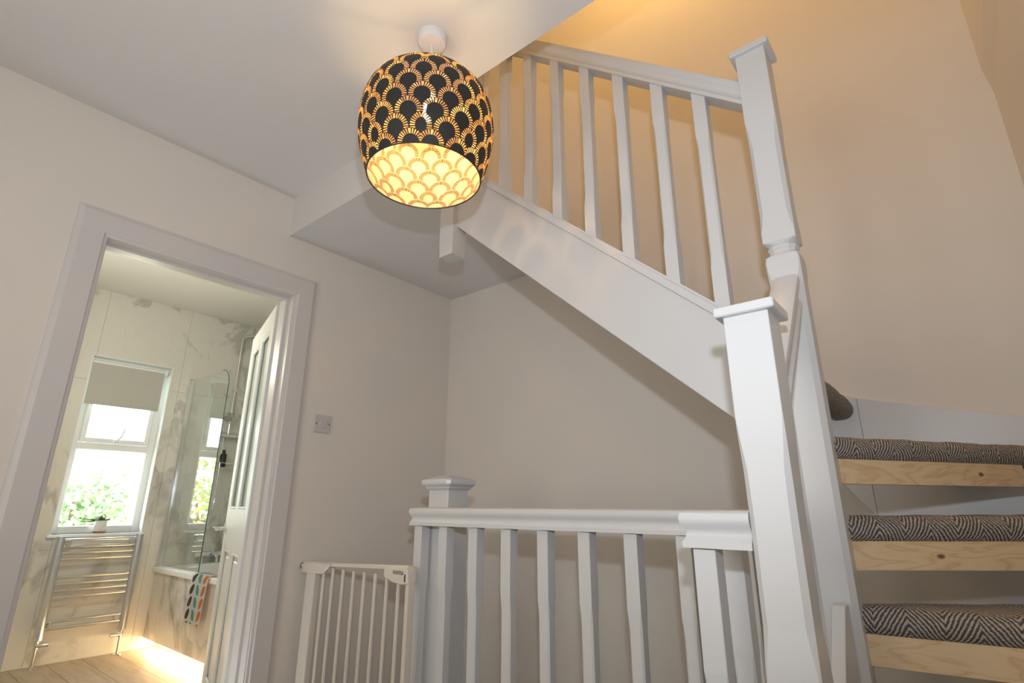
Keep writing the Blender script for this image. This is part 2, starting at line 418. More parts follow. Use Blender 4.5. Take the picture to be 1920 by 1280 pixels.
# tiles of the window wall, cut round the window (each a part)
def cut_tiles(parent, xs, zs, holes, plane, at, thick, mat, name='tile'):
    for i in range(len(xs)-1):
        for j in range(len(zs)-1):
            rects = [(xs[i]+.0008, xs[i+1]-.0008, zs[j]+.0008, zs[j+1]-.0008)]
            for hx0, hx1, hz0, hz1 in holes:
                nr = []
                for (a, c, e, f) in rects:
                    if a >= hx1 or c <= hx0 or e >= hz1 or f <= hz0: nr.append((a, c, e, f)); continue
                    if e < hz0: nr.append((a, c, e, hz0))
                    if f > hz1: nr.append((a, c, hz1, f))
                    if a < hx0: nr.append((a, hx0, max(e, hz0), min(f, hz1)))
                    if c > hx1: nr.append((hx1, c, max(e, hz0), min(f, hz1)))
                rects = nr
            for (a, c, e, f) in rects:
                if c-a < .012 or f-e < .012: continue
                q = bx(a, c, at, at+thick, e, f) if plane == 'y' else bx(at, at+thick, a, c, e, f)
                obj(name, q, mat, parent)
cut_tiles(wf, [XL, .42, 1.02, 1.62, 2.22, XR], [FZ, -.30, .90, BC], [(wx0, wx1, wz0, wz1)], 'y', YF, .009, MT['marble'])
cut_tiles(wr, [YD+.14, 2.96, 3.56, 4.16, 4.76, YF], [FZ, -.30, .90, BC], [], 'x', XR-.009, .009, MT['marble'])
# floor planks running towards the window
px = XL-.09; k = 0; pw = .19
while px < XR:
    ys = [YD+.128, YD+.9, YD+2.1, YF] if k % 2 else [YD+.128, YD+1.5, YF]
    for y0, y1 in zip(ys, ys[1:]):
        obj('plank', bx(px+.0012, min(px+pw, XR)-.0012, y0+.001, y1-.001, FZ-.010, FZ+random.uniform(-.0004, .0002)), MT['plank'], fb)
    px += pw; k += 1
# window_1
w1 = struct('window_1', bx(wx0+.045, wx1-.045, 5.075, 5.081, wz0+.05, wz1-.04), MT['glass'])
for a in ((wx0, wx0+.05, wz0, wz1), (wx1-.05, wx1, wz0, wz1), (wx0+.05, wx1-.05, wz0, wz0+.055), (wx0+.05, wx1-.05, wz1-.05, wz1), (wx0+.05, wx1-.05, .395, .445)):
    obj('window_frame', bx(a[0], a[1], 5.04, 5.11, a[2], a[3], bev=.004), MT['upvc'], w1)
for a in ((wx0+.052, wx0+.085, .447, 1.038), (wx1-.085, wx1-.052, .447, 1.038), (wx0+.085, wx1-.085, .447, .482), (wx0+.085, wx1-.085, 1.005, 1.038)):
    obj('sash', bx(a[0], a[1], 5.025, 5.07, a[2], a[3], bev=.004), MT['upvc'], w1)
hd = B(); box(hd, 1.26, 1.29, 5.005, 5.026, .448, .475, bev=.003); tube(hd, [(1.275, 5.01, .462), (1.30, 5.0, .50), (1.315, 5.0, .56)], .007)
obj('handle', hd, MT['upvc'], w1)
obj('window_reveal', prism(B(), [(wx0-.001, wz0), (wx1+.001, wz0), (wx1+.001, wz1+.001), (wx0-.001, wz1+.001), (wx0-.001, .4), (wx0+.004, .4), (wx0+.004, wz1-.004), (wx1-.004, wz1-.004), (wx1-.004, wz0+.004), (wx0+.004, wz0+.004), (wx0+.004, .39), (wx0-.001, .39)], 'y', YF-.004, 5.26), MT['upvc'], w1)
obj('window_sill', bx(wx0-.02, wx1+.012, 4.935, 5.045, wz0-.018, wz0+.004, bev=.004), MT['upvc'], w1)

# ================================================================ door frame and door
x0, x1, aw = .430, 1.186, .104
df = thing('trim_1', None, None, (.81, YD, FZ), kind='structure')
prof = [(0, 0), (0, .010), (.010, .013), (.014, .018), (.085, .020), (.098, .014), (.104, .012), (.104, 0)]   # across, out
def arch_side(xi, sgn):
    b = B(); z1 = DT
    lo = [(xi+sgn*s, YD-t, FZ) for s, t in prof]; hi = [(xi+sgn*s, YD-t, z1+s) for s, t in prof]
    loft(b, [lo, hi]); return b
obj('architrave', arch_side(x0, -1), MT['frame'], df); obj('architrave', arch_side(x1+.004, 1), MT['frame'], df)
b = B(); loft(b, [[(x0-s, YD-t, DT+s) for s, t in prof], [(x1+.004+s, YD-t, DT+s) for s, t in prof]]); obj('architrave', b, MT['frame'], df)
obj('door_lining', bx(x0-.03, x0, YD-.001, YD+.128, FZ, DT+.03), MT['frame'], df)
obj('door_lining', bx(x1, x1+.03, YD-.001, YD+.128, FZ, DT+.03), MT['frame'], df)
obj('door_lining', bx(x0, x1, YD-.001, YD+.128, DT, DT+.03), MT['frame'], df)
obj('door_stop', bx(x0, x0+.012, YD+.045, YD+.075, FZ, DT, bev=.001), MT['frame'], df)
obj('door_stop', bx(x1-.012, x1, YD+.045, YD+.075, FZ, DT, bev=.001), MT['frame'], df)
obj('door_stop', bx(x0+.012, x1-.012, YD+.045, YD+.075, DT-.012, DT, bev=.001), MT['frame'], df)
# door leaf, hinged on the right, swung open into the bathroom. local: u along leaf, v thickness, z up
ang = math.radians(73)
dr = thing('door_1', None, None, (1.213, 2.482, FZ), ang, kind='structure')
LW, LT = .715, .036; zb, zt = .006, 1.975
st, ml = .095, .075; r_bot, r_lock, r_top = .20, (.80, 1.00), 1.865
def lbox(*a, **k): return bx(*a, **k)
v0, v1 = 0, LT
fr = B()
box(fr, 0, st, v0, v1, zb, zt); box(fr, LW-st, LW, v0, v1, zb, zt)
for z0, z1 in ((zb, r_bot), r_lock, (r_top, zt)): box(fr, st, LW-st, v0, v1, z0, z1)
mid = LW/2
for z0, z1 in ((r_bot, r_lock[0]), (r_lock[1], r_top)): box(fr, mid-ml/2, mid+ml/2, v0, v1, z0, z1)
obj('door_leaf', fr, MT['doorw'], dr, local=True)
for ua, ub in ((st, mid-ml/2), (mid+ml/2, LW-st)):
    for z0, z1, gl in ((r_bot, r_lock[0], 0), (r_lock[1], r_top, 1)):
        bd = B()
        for side in (0, 1):
            vv = (v0, v0+.011) if side == 0 else (v1-.011, v1)
            box(bd, ua, ua+.012, vv[0], vv[1], z0, z1, bev=.003); box(bd, ub-.012, ub, vv[0], vv[1], z0, z1, bev=.003)
            box(bd, ua+.012, ub-.012, vv[0], vv[1], z0, z0+.012, bev=.003); box(bd, ua+.012, ub-.012, vv[0], vv[1], z1-.012, z1, bev=.003)
        obj('panel_moulding', bd, MT['doorw'], dr, local=True)
        if gl: obj('glass_pane', bx(ua, ub, LT/2-.002, LT/2+.002, z0, z1), MT['obscure'], dr, local=True, label='obscured glass pane of the door')
        else:
            pb = bx(ua, ub, LT/2-.005, LT/2+.005, z0, z1); box(pb, ua+.035, ub-.035, LT/2-.010, LT/2+.010, z0+.035, z1-.035, bev=.004); obj('panel', pb, MT['doorw'], dr, local=True)
for sgn, vv in ((1, LT), (-1, 0)):
    hb = B(); tube(hb, [(LW-.05, vv, .90), (LW-.05, vv+sgn*.01, .90)], .026, 20)
    tube(hb, [(LW-.05, vv+sgn*.008, .90), (LW-.05, vv+sgn*.05, .90), (LW-.06, vv+sgn*.056, .90), (LW-.16, vv+sgn*.056, .90)], .0095, 12)
    obj('door_handle', hb, MT['chrome'], dr, local=True, smooth=True, label='chrome lever handle')
for zc in (.25, 1.0, 1.75):
    hb = B(); tube(hb, [(-.004, -.004, zc-.04), (-.004, -.004, zc+.04)], .006, 10); box(hb, -.004, .03, -.002, 0, zc-.04, zc+.04)
    obj('hinge', hb, MT['chrome'], dr, local=True)

# ================================================================ pendant lamp
LX, LY = .902, 1.088
pl = thing('pendant_lamp', 'large domed pendant lamp with black and copper scallop pattern shade, hanging on the landing', 'pendant lamp', (LX, LY, 1.47))
b = B(); lathe(b, [(.001, -.034), (.030, -.034), (.042, -.031), (.0465, -.024), (.047, 0), (.001, 0)], (LX, LY, 1.47), 40); obj('ceiling_rose', b, MT['plastic'], pl, smooth=True)
b = B(); tube(b, [(LX, LY, 1.438), (LX, LY, 1.285)], .0035, 8); obj('cord', b, MT['plastic'], pl)
b = B(); lathe(b, [(.001, 1.29), (.010, 1.29), (.017, 1.275), (.019, 1.235), (.001, 1.235)], (LX, LY, 0), 24); obj('lamp_holder', b, MT['plastic'], pl, smooth=True)
# shade: dome made of eight gores
SP = [(.168, .934), (.180, .965), (.191, 1.000), (.199, 1.035), (.204, 1.070), (.206, 1.105), (.204, 1.140), (.198, 1.175), (.188, 1.206), (.174, 1.230), (.156, 1.250), (.136, 1.265), (.116, 1.275)]
def shade():
    bm = B(); uvl = bm.loops.layers.uv.new('UV'); n = 96
    s = [0]
    for (ra, za), (rb, zb_) in zip(SP, SP[1:]): s.append(s[-1]+math.hypot(rb-ra, zb_-za))
    V = [[bm.verts.new((LX+r*math.cos(2*PI*i/n), LY+r*math.sin(2*PI*i/n), z)) for i in range(n)] for r, z in SP]
    w = .0805; G = 8; per = n//G
    for j in range(len(SP)-1):
        for i in range(n):
            f = bm.faces.new((V[j][i], V[j][(i+1) % n], V[j+1][(i+1) % n], V[j+1][i]))
            g = i//per
            for lp, (jj, ii) in zip(f.loops, ((j, i), (j, i+1), (j+1, i+1), (j+1, i))):
                d = (ii-(g+.5)*per)*2*PI/n
                lp[uvl].uv = (d*SP[jj][0]/w, s[jj]/w)
    bmesh.ops.translate(bm, verts=bm.verts, vec=-Vector((LX, LY, 1.47)))
    me = bpy.data.meshes.new('lamp_shade'); bm.to_mesh(me); bm.free(); me.materials.append(MT['shade'])
    me.polygons.foreach_set('use_smooth', [True]*len(me.polygons))
    o = bpy.data.objects.new('lamp_shade', me); C.objects.link(o); o.parent = pl
    return o
shd = shade()
obj('shade_rim', torus(B(), (LX, LY, .934), .168, .0022, 72), MT['black'], shd)
obj('shade_rim', torus(B(), (LX, LY, 1.275), .116, .0018, 64), MT['black'], shd)
b = B()
for k in range(3):
    a = k*2*PI/3+.5; tube(b, [(LX+.018*math.cos(a), LY+.018*math.sin(a), 1.262), (LX+.116*math.cos(a), LY+.116*math.sin(a), 1.275)], .0018, 6)
obj('shade_carrier', b, MT['plastic'], shd)
b = B(); lathe(b, [(.0125, 1.236), (.013, 1.215), (.022, 1.195), (.0285, 1.170), (.026, 1.148), (.016, 1.134), (.001, 1.129)], (LX, LY, 0), 24); bulb = obj('bulb', b, MT['bulbglass'], pl, smooth=True)
b = B()
for dx in (-.010, .010):
    tube(b, [(LX+dx*.63, LY-dx*.78, 1.160), (LX+dx*.63, LY-dx*.78, 1.205)], .0042, 8)
obj('filament', b, MT['filament'], bulb)
bl = light('pendant_bulb_light', 'POINT', (LX, LY, 1.182), 1.0, (1, .70, .42), .012)
bl.parent = pl; bl.location = (0, 0, 1.182-1.47)
# the bulb throws most of its light away from its own base
b2_ = light('pendant_bulb_downlight', 'SPOT', (LX, LY, 1.182), 5.0, (1, .70, .42), .010, direction=(0, 0, -1))
b2_.data.spot_size = math.radians(178); b2_.data.spot_blend = .12; b2_.data.shadow_soft_size = .010
b2_.parent = pl; b2_.location = (0, 0, 1.182-1.47)

# ================================================================ light switch
ls = thing('light_switch', 'square white light switch with two screws on the door wall', 'light switch', (1.407, YD, .373))
obj('switch_plate', bx(1.365, 1.449, YD-.010, YD, .331, .415, bev=.003, seg=2), MT['switch'], ls)
obj('rocker', bx(1.389, 1.425, YD-.0145, YD-.009, .354, .388, bev=.002), MT['switch'], ls)
for sx in (1.3725, 1.4415):
    b = B(); tube(b, [(sx, YD-.0105, .373), (sx, YD-.0120, .373)], .0032, 10); obj('screw', b, MT['dark'], ls)

# ================================================================ balustrades
SPW = .0205
def spindle_mesh(length, top, bot, cut=.0052):
    """square spindle with stop-chamfered middle, foot at z=0; top, bot: lengths of the square ends"""
    rows = [(0, SPW, .0012, 0), (bot, SPW, .0012, 0), (bot+.014, SPW-.0006, .003, 0), (bot+.05, SPW-.0011, cut, 0), (length-top-.05, SPW-.0011, cut, 0), (length-top-.014, SPW-.0006, .003, 0), (length-top, SPW, .0012, 0), (length, SPW, .0012, 0)]
    return mesh_of('spindle', post(B(), 0, 0, rows), MT['gloss'])
RAILP = [(-.029, -.073), (-.029, -.062), (-.0245, -.057), (-.022, -.047), (-.0245, -.039), (-.0305, -.032), (-.0325, -.022), (-.030, -.012), (-.022, -.0075), (0, -.0065),
         (.022, -.0075), (.030, -.012), (.0325, -.022), (.0305, -.032), (.0245, -.039), (.022, -.047), (.0245, -.057), (.029, -.062), (.029, -.073)]
def flatcap(bm, x0, x1, y0, y1, z0, z1): return box(bm, x0, x1, y0, y1, z0, z1, bev=.0025)

# --- landing balustrade
lb = thing('landing_balustrade', 'white landing balustrade with moulded handrail at eye height, its spindles guarding the stairwell', 'balustrade', (1.25, .27, FZ))
def sub(o, x, y, z): return (x-o[0], y-o[1], z-o[2])
LBO = (1.25, .27, FZ)
fnx, fny = 1.05, .2665
rows = [(FZ, .0405, .001, 0), (-.285, .0405, .001, 0), (-.245, .0400, .004, 0), (-.19, .0385, .010, 0), (-.02, .0385, .010, 0), (.06, .0390, .009, 0), (.12, .0402, .004, 0), (.155, .0405, .001, 0), (.350, .0405, .001, 0)]
nf = obj('newel_post', post(B(), fnx, fny, rows), MT['gloss'], lb, label='front newel post with flat square cap')
obj('newel_cap', flatcap(B(), fnx-.0545, fnx+.0545, fny-.0545, fny+.0545, .346, .365), MT['gloss'], nf)
ndx0, ndx1, ndy0, ndy1 = 1.498, 1.606, 1.553, 1.664
rows = [(FZ, .0545, .001, 0), (.066, .0545, .001, 0)]
ng = obj('newel_post', post(B(), (ndx0+ndx1)/2, (ndy0+ndy1)/2, rows), MT['gloss'], lb, label='thick newel post with moulded cap at the gate')
cx, cy = (ndx0+ndx1)/2, (ndy0+ndy1)/2
capr = [(.058, .058, .002, 0), (.064, .066, .004, 0), (.070, .068, .006, 0), (.074, .076, .008, 0), (.081, .082, .012, 0), (.092, .083, .014, 0), (.098, .080, .014, 0), (.101, .062, .010, 0), (.103, .060, .01, 0), (.112, .036, .006, 0), (.114, .034, .006, 0)]
obj('newel_cap', post(B(), cx, cy, capr), MT['gloss'], ng)
# rails
XC = 1.46
b = B(); sweep(b, RAILP, [((XC, .306, 0), (-1, 0, 0), 1), ((XC, 1.665, 0), (-1, 1, 0), 1), ((1.60, 1.665, 0), (0, 1, 0), 1)]); obj('handrail', b, MT['gloss'], lb, smooth=True)
b = B(); sweep(b, RAILP, [((fnx, fny+.0405, 0), (-1, 0, 0), 1), ((fnx, .402, 0), (-1, 1, 0), 1), ((XC-.028, .402, 0), (0, 1, 0), 1)]); obj('handrail', b, MT['gloss'], lb, smooth=True, label='short return handrail beside the front newel')
spm = spindle_mesh(H-.075-.045, .20, .16)
for y in (1.651, 1.516, 1.366, 1.216, 1.065, .913, .760, .606, .455):
    inst('spindle', spm, lb, sub(LBO, XC, y, FZ+.045))
inst('spindle', spm, lb, sub(LBO, fnx+.002, .396, FZ+.045)); inst('spindle', spm, lb, sub(LBO, 1.225, .404, FZ+.045))
obj('base_rail', bx(XC-.03, XC+.03, .307, 1.70, FZ, FZ+.045, bev=.004), MT['gloss'], lb)
obj('base_rail', bx(fnx-.03, XC-.03, .372, .432, FZ, FZ+.045, bev=.004), MT['gloss'], lb)

# --- upper balustrade (tall newel, raking rail and spindles, drop newel)
ub = thing('stair_balustrade', 'white raking stair balustrade of the upper flight with tall newel post, rising to the loft', 'balustrade', (XC, .2665, FZ))
UBO = (XC, .2665, FZ)
rows = [(FZ, .0405, .001, 0), (-.7, .0405, .001, 0), (-.66, .039, .012, 0), (.55, .039, .012, 0), (.585, .0400, .004, 0), (.612, .0405, .002, 0), (.626, .0400, .010, 1), (.634, .0365, .026, 1), (.640, .0350, .034, 1), (.646, .0350, .0345, 1), (.650, .0385, .038, 1), (.655, .0390, .0385, 1), (.660, .0350, .034, 1), (.664, .0375, .02, 1), (.668, .0405, .006, 0), (.672, .0405, .002, 0), (.70, .0405, .002, 0), (.715, .0402, .006, 0), (.76, .0390, .010, 0), (.97, .0390, .010, 0), (1.03, .0402, .005, 0), (1.05, .0405, .001, 0), (1.292, .0405, .001, 0)]
nt_ = obj('newel_post', post(B(), XC, .2665, rows), MT['gloss'], ub, label='tall newel post with turned neck')
obj('newel_cap', flatcap(B(), XC-.0545, XC+.0545, .2665-.0545, .2665+.0545, 1.286, 1.305), MT['gloss'], nt_)
dn = obj('newel_post', post(B(), 1.459, 1.5445, [(1.021, .0385, .001, 0), (1.10, .0405, .001, 0), (2.42, .0405, .001, 0)]), MT['gloss'], ub, label='drop newel whose square end hangs below the soffit')
obj('newel_cap', flatcap(B(), 1.459-.0545, 1.459+.0545, 1.49, 1.599, 2.415, 2.434), MT['gloss'], dn)
K = .875
def zr(y): return 1.212+(y-.301)*K           # rail top
def zs(y): return .535+(y-.443)*.885          # string top
usc = math.sqrt(1+K*K)
b = B(); sweep(b, RAILP, [((XC, .306, zr(.306)+.008), (-1, 0, 0), usc), ((XC, 1.505, zr(1.505)+.008), (-1, 0, 0), usc)]); obj('handrail', b, MT['gloss'], ub, smooth=True)
RB = [(-.030, -.030), (-.030, -.010), (-.026, -.006), (-.0215, -.006), (-.0215, 0), (.0215, 0), (.0215, -.006), (.026, -.006), (.030, -.010), (.030, -.030)]
b = B(); sweep(b, RB, [((XC, .306, zs(.306)), (-1, 0, 0), usc), ((XC, 1.505, zs(1.505)), (-1, 0, 0), usc)]); obj('base_rail', b, MT['gloss'], ub)
def rake_spindle(y):
    zt0, zb0 = zr(y)-.078, zs(y)-.004
    h = SPW; rows = []
    def rg(zf, hh, c): return [(px_, py_, zf(py_)) for px_, py_, _ in ring16(hh, c, 0, XC, y)]
    fb_ = lambda d: (lambda yy: zs(yy)-.006+d)
    ft_ = lambda d: (lambda yy: zr(yy)-.075-d)
    flat = lambda z: (lambda yy: z)
    bl_, tl_ = .125, .155
    R = [rg(fb_(0), h, .0012), rg(flat(zb0+bl_), h, .0012), rg(flat(zb0+bl_+.014), h-.0006, .003), rg(flat(zb0+bl_+.045), h-.0011, .0052), rg(flat(zt0-tl_-.045), h-.0011, .0052), rg(flat(zt0-tl_-.014), h-.0006, .003), rg(flat(zt0-tl_), h, .0012), rg(ft_(0), h, .0012)]
    return loft(B(), R)
first = None
for y in (.4345, .5675, .7055, .8425, .9775, 1.1125, 1.2465, 1.3815):
    if first is None: first = obj('spindle', rake_spindle(y), MT['gloss'], ub)
    else: inst('spindle', first, ub, (0, y-.4345, (y-.4345)*K))
# short raking handrail between the front and the tall newel
def zh(x): return .570+(x-1.42)*1.02
b = B(); sweep(b, RAILP, [((fnx+.0405, fny, zh(fnx+.0405)+.006), (0, 1, 0), 1.42), ((1.42, fny, zh(1.42)+.006), (0, 1, 0), 1.42)])
obj('handrail', b, MT['gloss'], ub, smooth=True, label='short steep handrail between the two newel posts')

# ================================================================ staircase
sc = thing('staircase', 'winding staircase with grey herringbone carpet treads and bare pine riser strips, climbing to the loft', 'staircase', (1.46, .24, FZ))
SCO = Vector((1.46, .24, FZ))
TH = .058
def carpet_tread(a, b2, d0, d1, ztop, th=TH, name='tread', ext=None):
    """carpet wrapped tread: nose from a to b2; depth d0..d1 behind it (left side of a->b2 is behind)"""
    A = Vector((a[0], a[1])); Bv = Vector((b2[0], b2[1])); L = (Bv-A).length; t = (Bv-A)/L
    nrm = Vector((-t.y, t.x))
    bm = B(); uvl = bm.loops.layers.uv.new('UV'); ns = max(6, int(L/.03)); r = th/2
    def section(D):
        P = [(D, 0)]
        for k in range(9): ang_ = PI/2+PI*k/8; P.append((r+r*math.cos(ang_), -r+r*math.sin(ang_)))
        P.append((min(.06, D*.6), -th)); P.append((min(.062, D*.62), -th+.014)); P.append((D, -th+.014)); return P
    rings = []; vvs = []
    for i in range(ns+1):
        f = i/ns; D = d0+(d1-d0)*f; p = A+t*L*f
        wob = .0016*math.sin(f*L*31+ztop*40)+.001*math.sin(f*L*77)
        sec = section(D); rings.append([bm.verts.new((p.x+nrm.x*(d-wob), p.y+nrm.y*(d-wob), ztop+z+wob*.6)) for d, z in sec])
        s = [0]
        for q0, q1 in zip(sec, sec[1:]): s.append(s[-1]+math.hypot(q1[0]-q0[0], q1[1]-q0[1]))
        s0 = s[1]; vvs.append([(f*L+i*0, x_-s0) for x_ in s])
    n = len(rings[0])
    for i in range(ns):
        for k in range(n-1):
            fc = bm.faces.new((rings[i][k], rings[i+1][k], rings[i+1][k+1], rings[i][k+1]))
            for lp, uv in zip(fc.loops, (vvs[i][k], vvs[i+1][k], vvs[i+1][k+1], vvs[i][k+1])): lp[uvl].uv = uv
        bm.faces.new((rings[i][n-1], rings[i+1][n-1], rings[i+1][0], rings[i][0]))
    bm.faces.new(rings[0][::-1]); bm.faces.new(rings[-1])
    return obj(name, bm, MT['carpet'], sc, smooth=True)
def riser_strip(parent, a, b2, s0, s1, setback, z1, hgt, t_=.02, slope_end=0):
    A = Vector((a[0], a[1])); Bv = Vector((b2[0], b2[1])); L = (Bv-A).length; t = (Bv-A)/L; nr = Vector((-t.y, t.x))
    bm = B(); uvl = bm.loops.layers.uv.new('UV')
    vs = []
    for d in (setback, setback+t_):
        for s, z in ((s0, z1-hgt), (s1+slope_end, z1-hgt), (s1, z1), (s0, z1)):
            p = A+t*s+nr*d; vs.append(bm.verts.new((p.x, p.y, z)))
    for q in ((0, 1, 2, 3), (7, 6, 5, 4), (0, 4, 5, 1), (1, 5, 6, 2), (2, 6, 7, 3), (3, 7, 4, 0)):
        f = bm.faces.new([vs[k] for k in q])
        for lp in f.loops:
            p = lp.vert.co; lp[uvl].uv = ((Vector((p.x, p.y))-A).dot(t)+z1*3.7, p.z-(z1-hgt))
    bmesh.ops.bevel(bm, geom=bm.edges[:], offset=.0012, segments=1, affect='EDGES')
    return obj('riser_strip', bm, MT['pine'], parent)
def angdir(deg, L): return (1.46+L*math.cos(math.radians(deg)), .236+L*math.sin(math.radians(deg)))
PV = (1.46, .236)
tops = {'T3': -.205, 'T2': -.020, 'T1': .163, 'T0': .368}
# nose lines
N3a, N3b = (1.455, .228), (1.455+.545*math.cos(math.radians(-80)), .228+.545*math.sin(math.radians(-80)))
N2b = angdir(-50, .715); N1b = angdir(-34, .90); N0a, N0b = (1.505, .262), (2.205, .262)
t3 = carpet_tread(N3a, N3b, .045, .34, tops['T3']); riser_strip(t3, N3a, N3b, .0, .54, .012, tops['T3']-TH+.004, .062)
t2 = carpet_tread(PV, N2b, .045, .30, tops['T2']); riser_strip(t2, PV, N2b, .0, .70, .012, tops['T2']-TH+.004, .062)
t1 = carpet_tread(PV, N1b, .035, .32, tops['T1']); riser_strip(t1, PV, N1b, .0, .655, .012, tops['T1']-TH+.004, .058, slope_end=.008)
t0 = carpet_tread(N0a, N0b, .26, .26, tops['T0'], th=.074); riser_strip(t0, N0a, N0b, 0, .42, .035, tops['T0']-.07, .05)
# lower treads towards the camera (steps 1-3)
for k, (xn, zt_) in enumerate(((.74, -.835), (.97, -.625), (1.20, -.415))):
    a = (xn, .226); b2 = (xn, YR+.03)
    tr = carpet_tread(a, b2, .25, .25, zt_); riser_strip(tr, a, b2, 0, .51, .012, zt_-TH+.004, .062)
# upper flight
for k in range(6):
    y = .262+.222*(k+1); z = .350+.1955*(k+1)
    if y > 1.45: break
    dd = min(.25, 1.58-y); tr = carpet_tread((1.478, y), (2.205, y), dd, dd, z); riser_strip(tr, (1.478, y), (2.205, y), 0, .72, .014, z-TH+.004, .06)
# strings
b = B(); prism(b, [(.306, zs(.306)-.028), (1.505, zs(1.505)-.028), (1.505, .226+(1.505-.448)*.88), (.306, .226+(.306-.448)*.88)], 'x', 1.444, 1.476, bev=.0015)
obj('string_board', b, MT['gloss'], sc, label='white painted closed string of the upper flight')
def zw(y): return .366+(y-.254)*.257
b = B(); prism(b, [(YR, zw(YR)), (.250, zw(.250)), (.250, zw(.25)-.40), (YR, zw(YR)-.40)], 'x', 2.205, XB, bev=.001)
obj('wall_string', b, MT['gloss'], sc)
b = B(); prism(b, [(.2508, zw(.2525)), (.34, zw(.34)+.01), (1.58, zw(.34)+.01+1.24*.88), (1.58, zw(.34)+1.24*.88-.28), (.34, zw(.34)-.30), (.2508, zw(.2525)-.40)], 'x', 2.205, XB, bev=.001)
obj('wall_string', b, MT['gloss'], sc)
b = B(); prism(b, [(.55, FZ), (1.3, -.46), (2.20, .18), (2.20, -.12), (1.5, -.62), (.9, FZ)], 'y', YR, YR+.022, bev=.001)
obj('wall_string', b, MT['gloss'], sc)
b = B(); prism(b, [(1.0905, -.50), (1.375, -.196), (1.415, -.196), (1.415, -.56), (1.0905, -.86)], 'y', .243, .268, bev=.0015)
obj('inner_string', b, MT['gloss'], sc)

# lower flight running down below the upper one, from the gate
ls2 = thing('lower_staircase', 'flight of carpeted stairs going down behind the safety gate', 'staircase', (1.85, 1.6, LZ))
for k in range(9):
    z = FZ-.2*(k+1); y = 1.60-.20*k
    obj('tread', bx(1.445, 2.225, max(y-.22, YR+.01), y-.001, z-.2, z, bev=.006), MT['carpetfl'], ls2)

# ================================================================ safety gate
sg = thing('safety_gate', 'cream metal child safety gate with thin bars between door wall and newel post', 'safety gate', (1.385, 1.97, FZ))
SGO = (1.385, 1.97, FZ)
gx = 1.385
def gz(y): return -.250+(2.25-y)*.043
b = B(); rings = []
for y in (2.25, 1.62):
    rings.append([(gx+dx, y, gz(y)+dz) for dx, dz in ((-.011, 0), (-.011, .010), (-.007, .014), (.007, .014), (.011, .010), (.011, 0))])
loft(b, rings); obj('top_rail', b, MT['gate'], sg)
obj('bottom_rail', bx(gx-.011, gx+.011, 1.62, 2.25, FZ+.06, FZ+.085, bev=.003), MT['gate'], sg)
pm = B(); tube(pm, [(0, 0, 0), (0, 0, .735)], .0075, 10); pmm = mesh_of('bar', pm, MT['gate'], True)
for y in (2.169, 2.103, 2.031, 1.959, 1.889, 1.819, 1.748, 1.680):
    inst('bar', pmm, sg, sub(SGO, gx, y, FZ+.045-.01))
b = B(); box(b, gx-.016, gx+.016, 2.217, 2.284, FZ+.04, -.255, bev=.006, seg=2); obj('side_post', b, MT['gate'], sg)
b = B(); box(b, gx-.016, gx+.016, 1.607, 1.625, FZ+.04, -.255, bev=.004, seg=2); obj('side_post', b, MT['gate'], sg)
# left bracket
b = B(); prism(b, [(2.318, -.245), (2.300, -.232), (2.105, -.232), (2.112, -.246), (2.155, -.276), (2.318, -.282)], 'x', gx-.020, gx+.020, bev=.004); obj('bracket', b, MT['gate'], sg)
# right latch housing with the maker's lettering
b = B(); prism(b, [(1.748, -.228), (1.735, -.222), (1.630, -.214), (1.612, -.222), (1.607, -.270), (1.640, -.272), (1.690, -.268), (1.745, -.256)], 'x', gx-.021, gx+.021, bev=.004); lt = obj('latch_housing', b, MT['gate'], sg)
obj('release_slot', bx(gx-.0225, gx-.010, 1.620, 1.625, -.262, -.238), MT['black'], lt)
tc = bpy.data.curves.new('lettering', 'FONT'); tc.body = 'noma'; tc.size = .026; tc.extrude = .0006; tc.align_x = 'CENTER'
to = bpy.data.objects.new('lettering', tc); C.objects.link(to); bpy.context.view_layer.update()
dg = bpy.context.evaluated_depsgraph_get(); tme = bpy.data.meshes.new_from_object(to.evaluated_get(dg)); bpy.data.objects.remove(to)
tme.materials.clear(); tme.materials.append(MT['dark'])
lo_ = bpy.data.objects.new('lettering', tme); C.objects.link(lo_); lo_.parent = lt
lo_.matrix_local = Matrix.Translation(sub(SGO, gx-.0214, 1.662, -.240)) @ Matrix(((0, 0, -1, 0), (-1, 0, 0, 0), (0, 1, 0, 0), (0, 0, 0, 1)))
for (y0, y1, z) in ((2.348, 2.318, -.255), (2.348, 2.284, FZ+.08)):
    b = B(); tube(b, [(gx, y0, z), (gx, y0-.006, z)], .014, 16); tube(b, [(gx, y0, z), (gx, y1, z)], .006, 10); obj('wall_cup', b, MT['chrome'], sg, smooth=True)

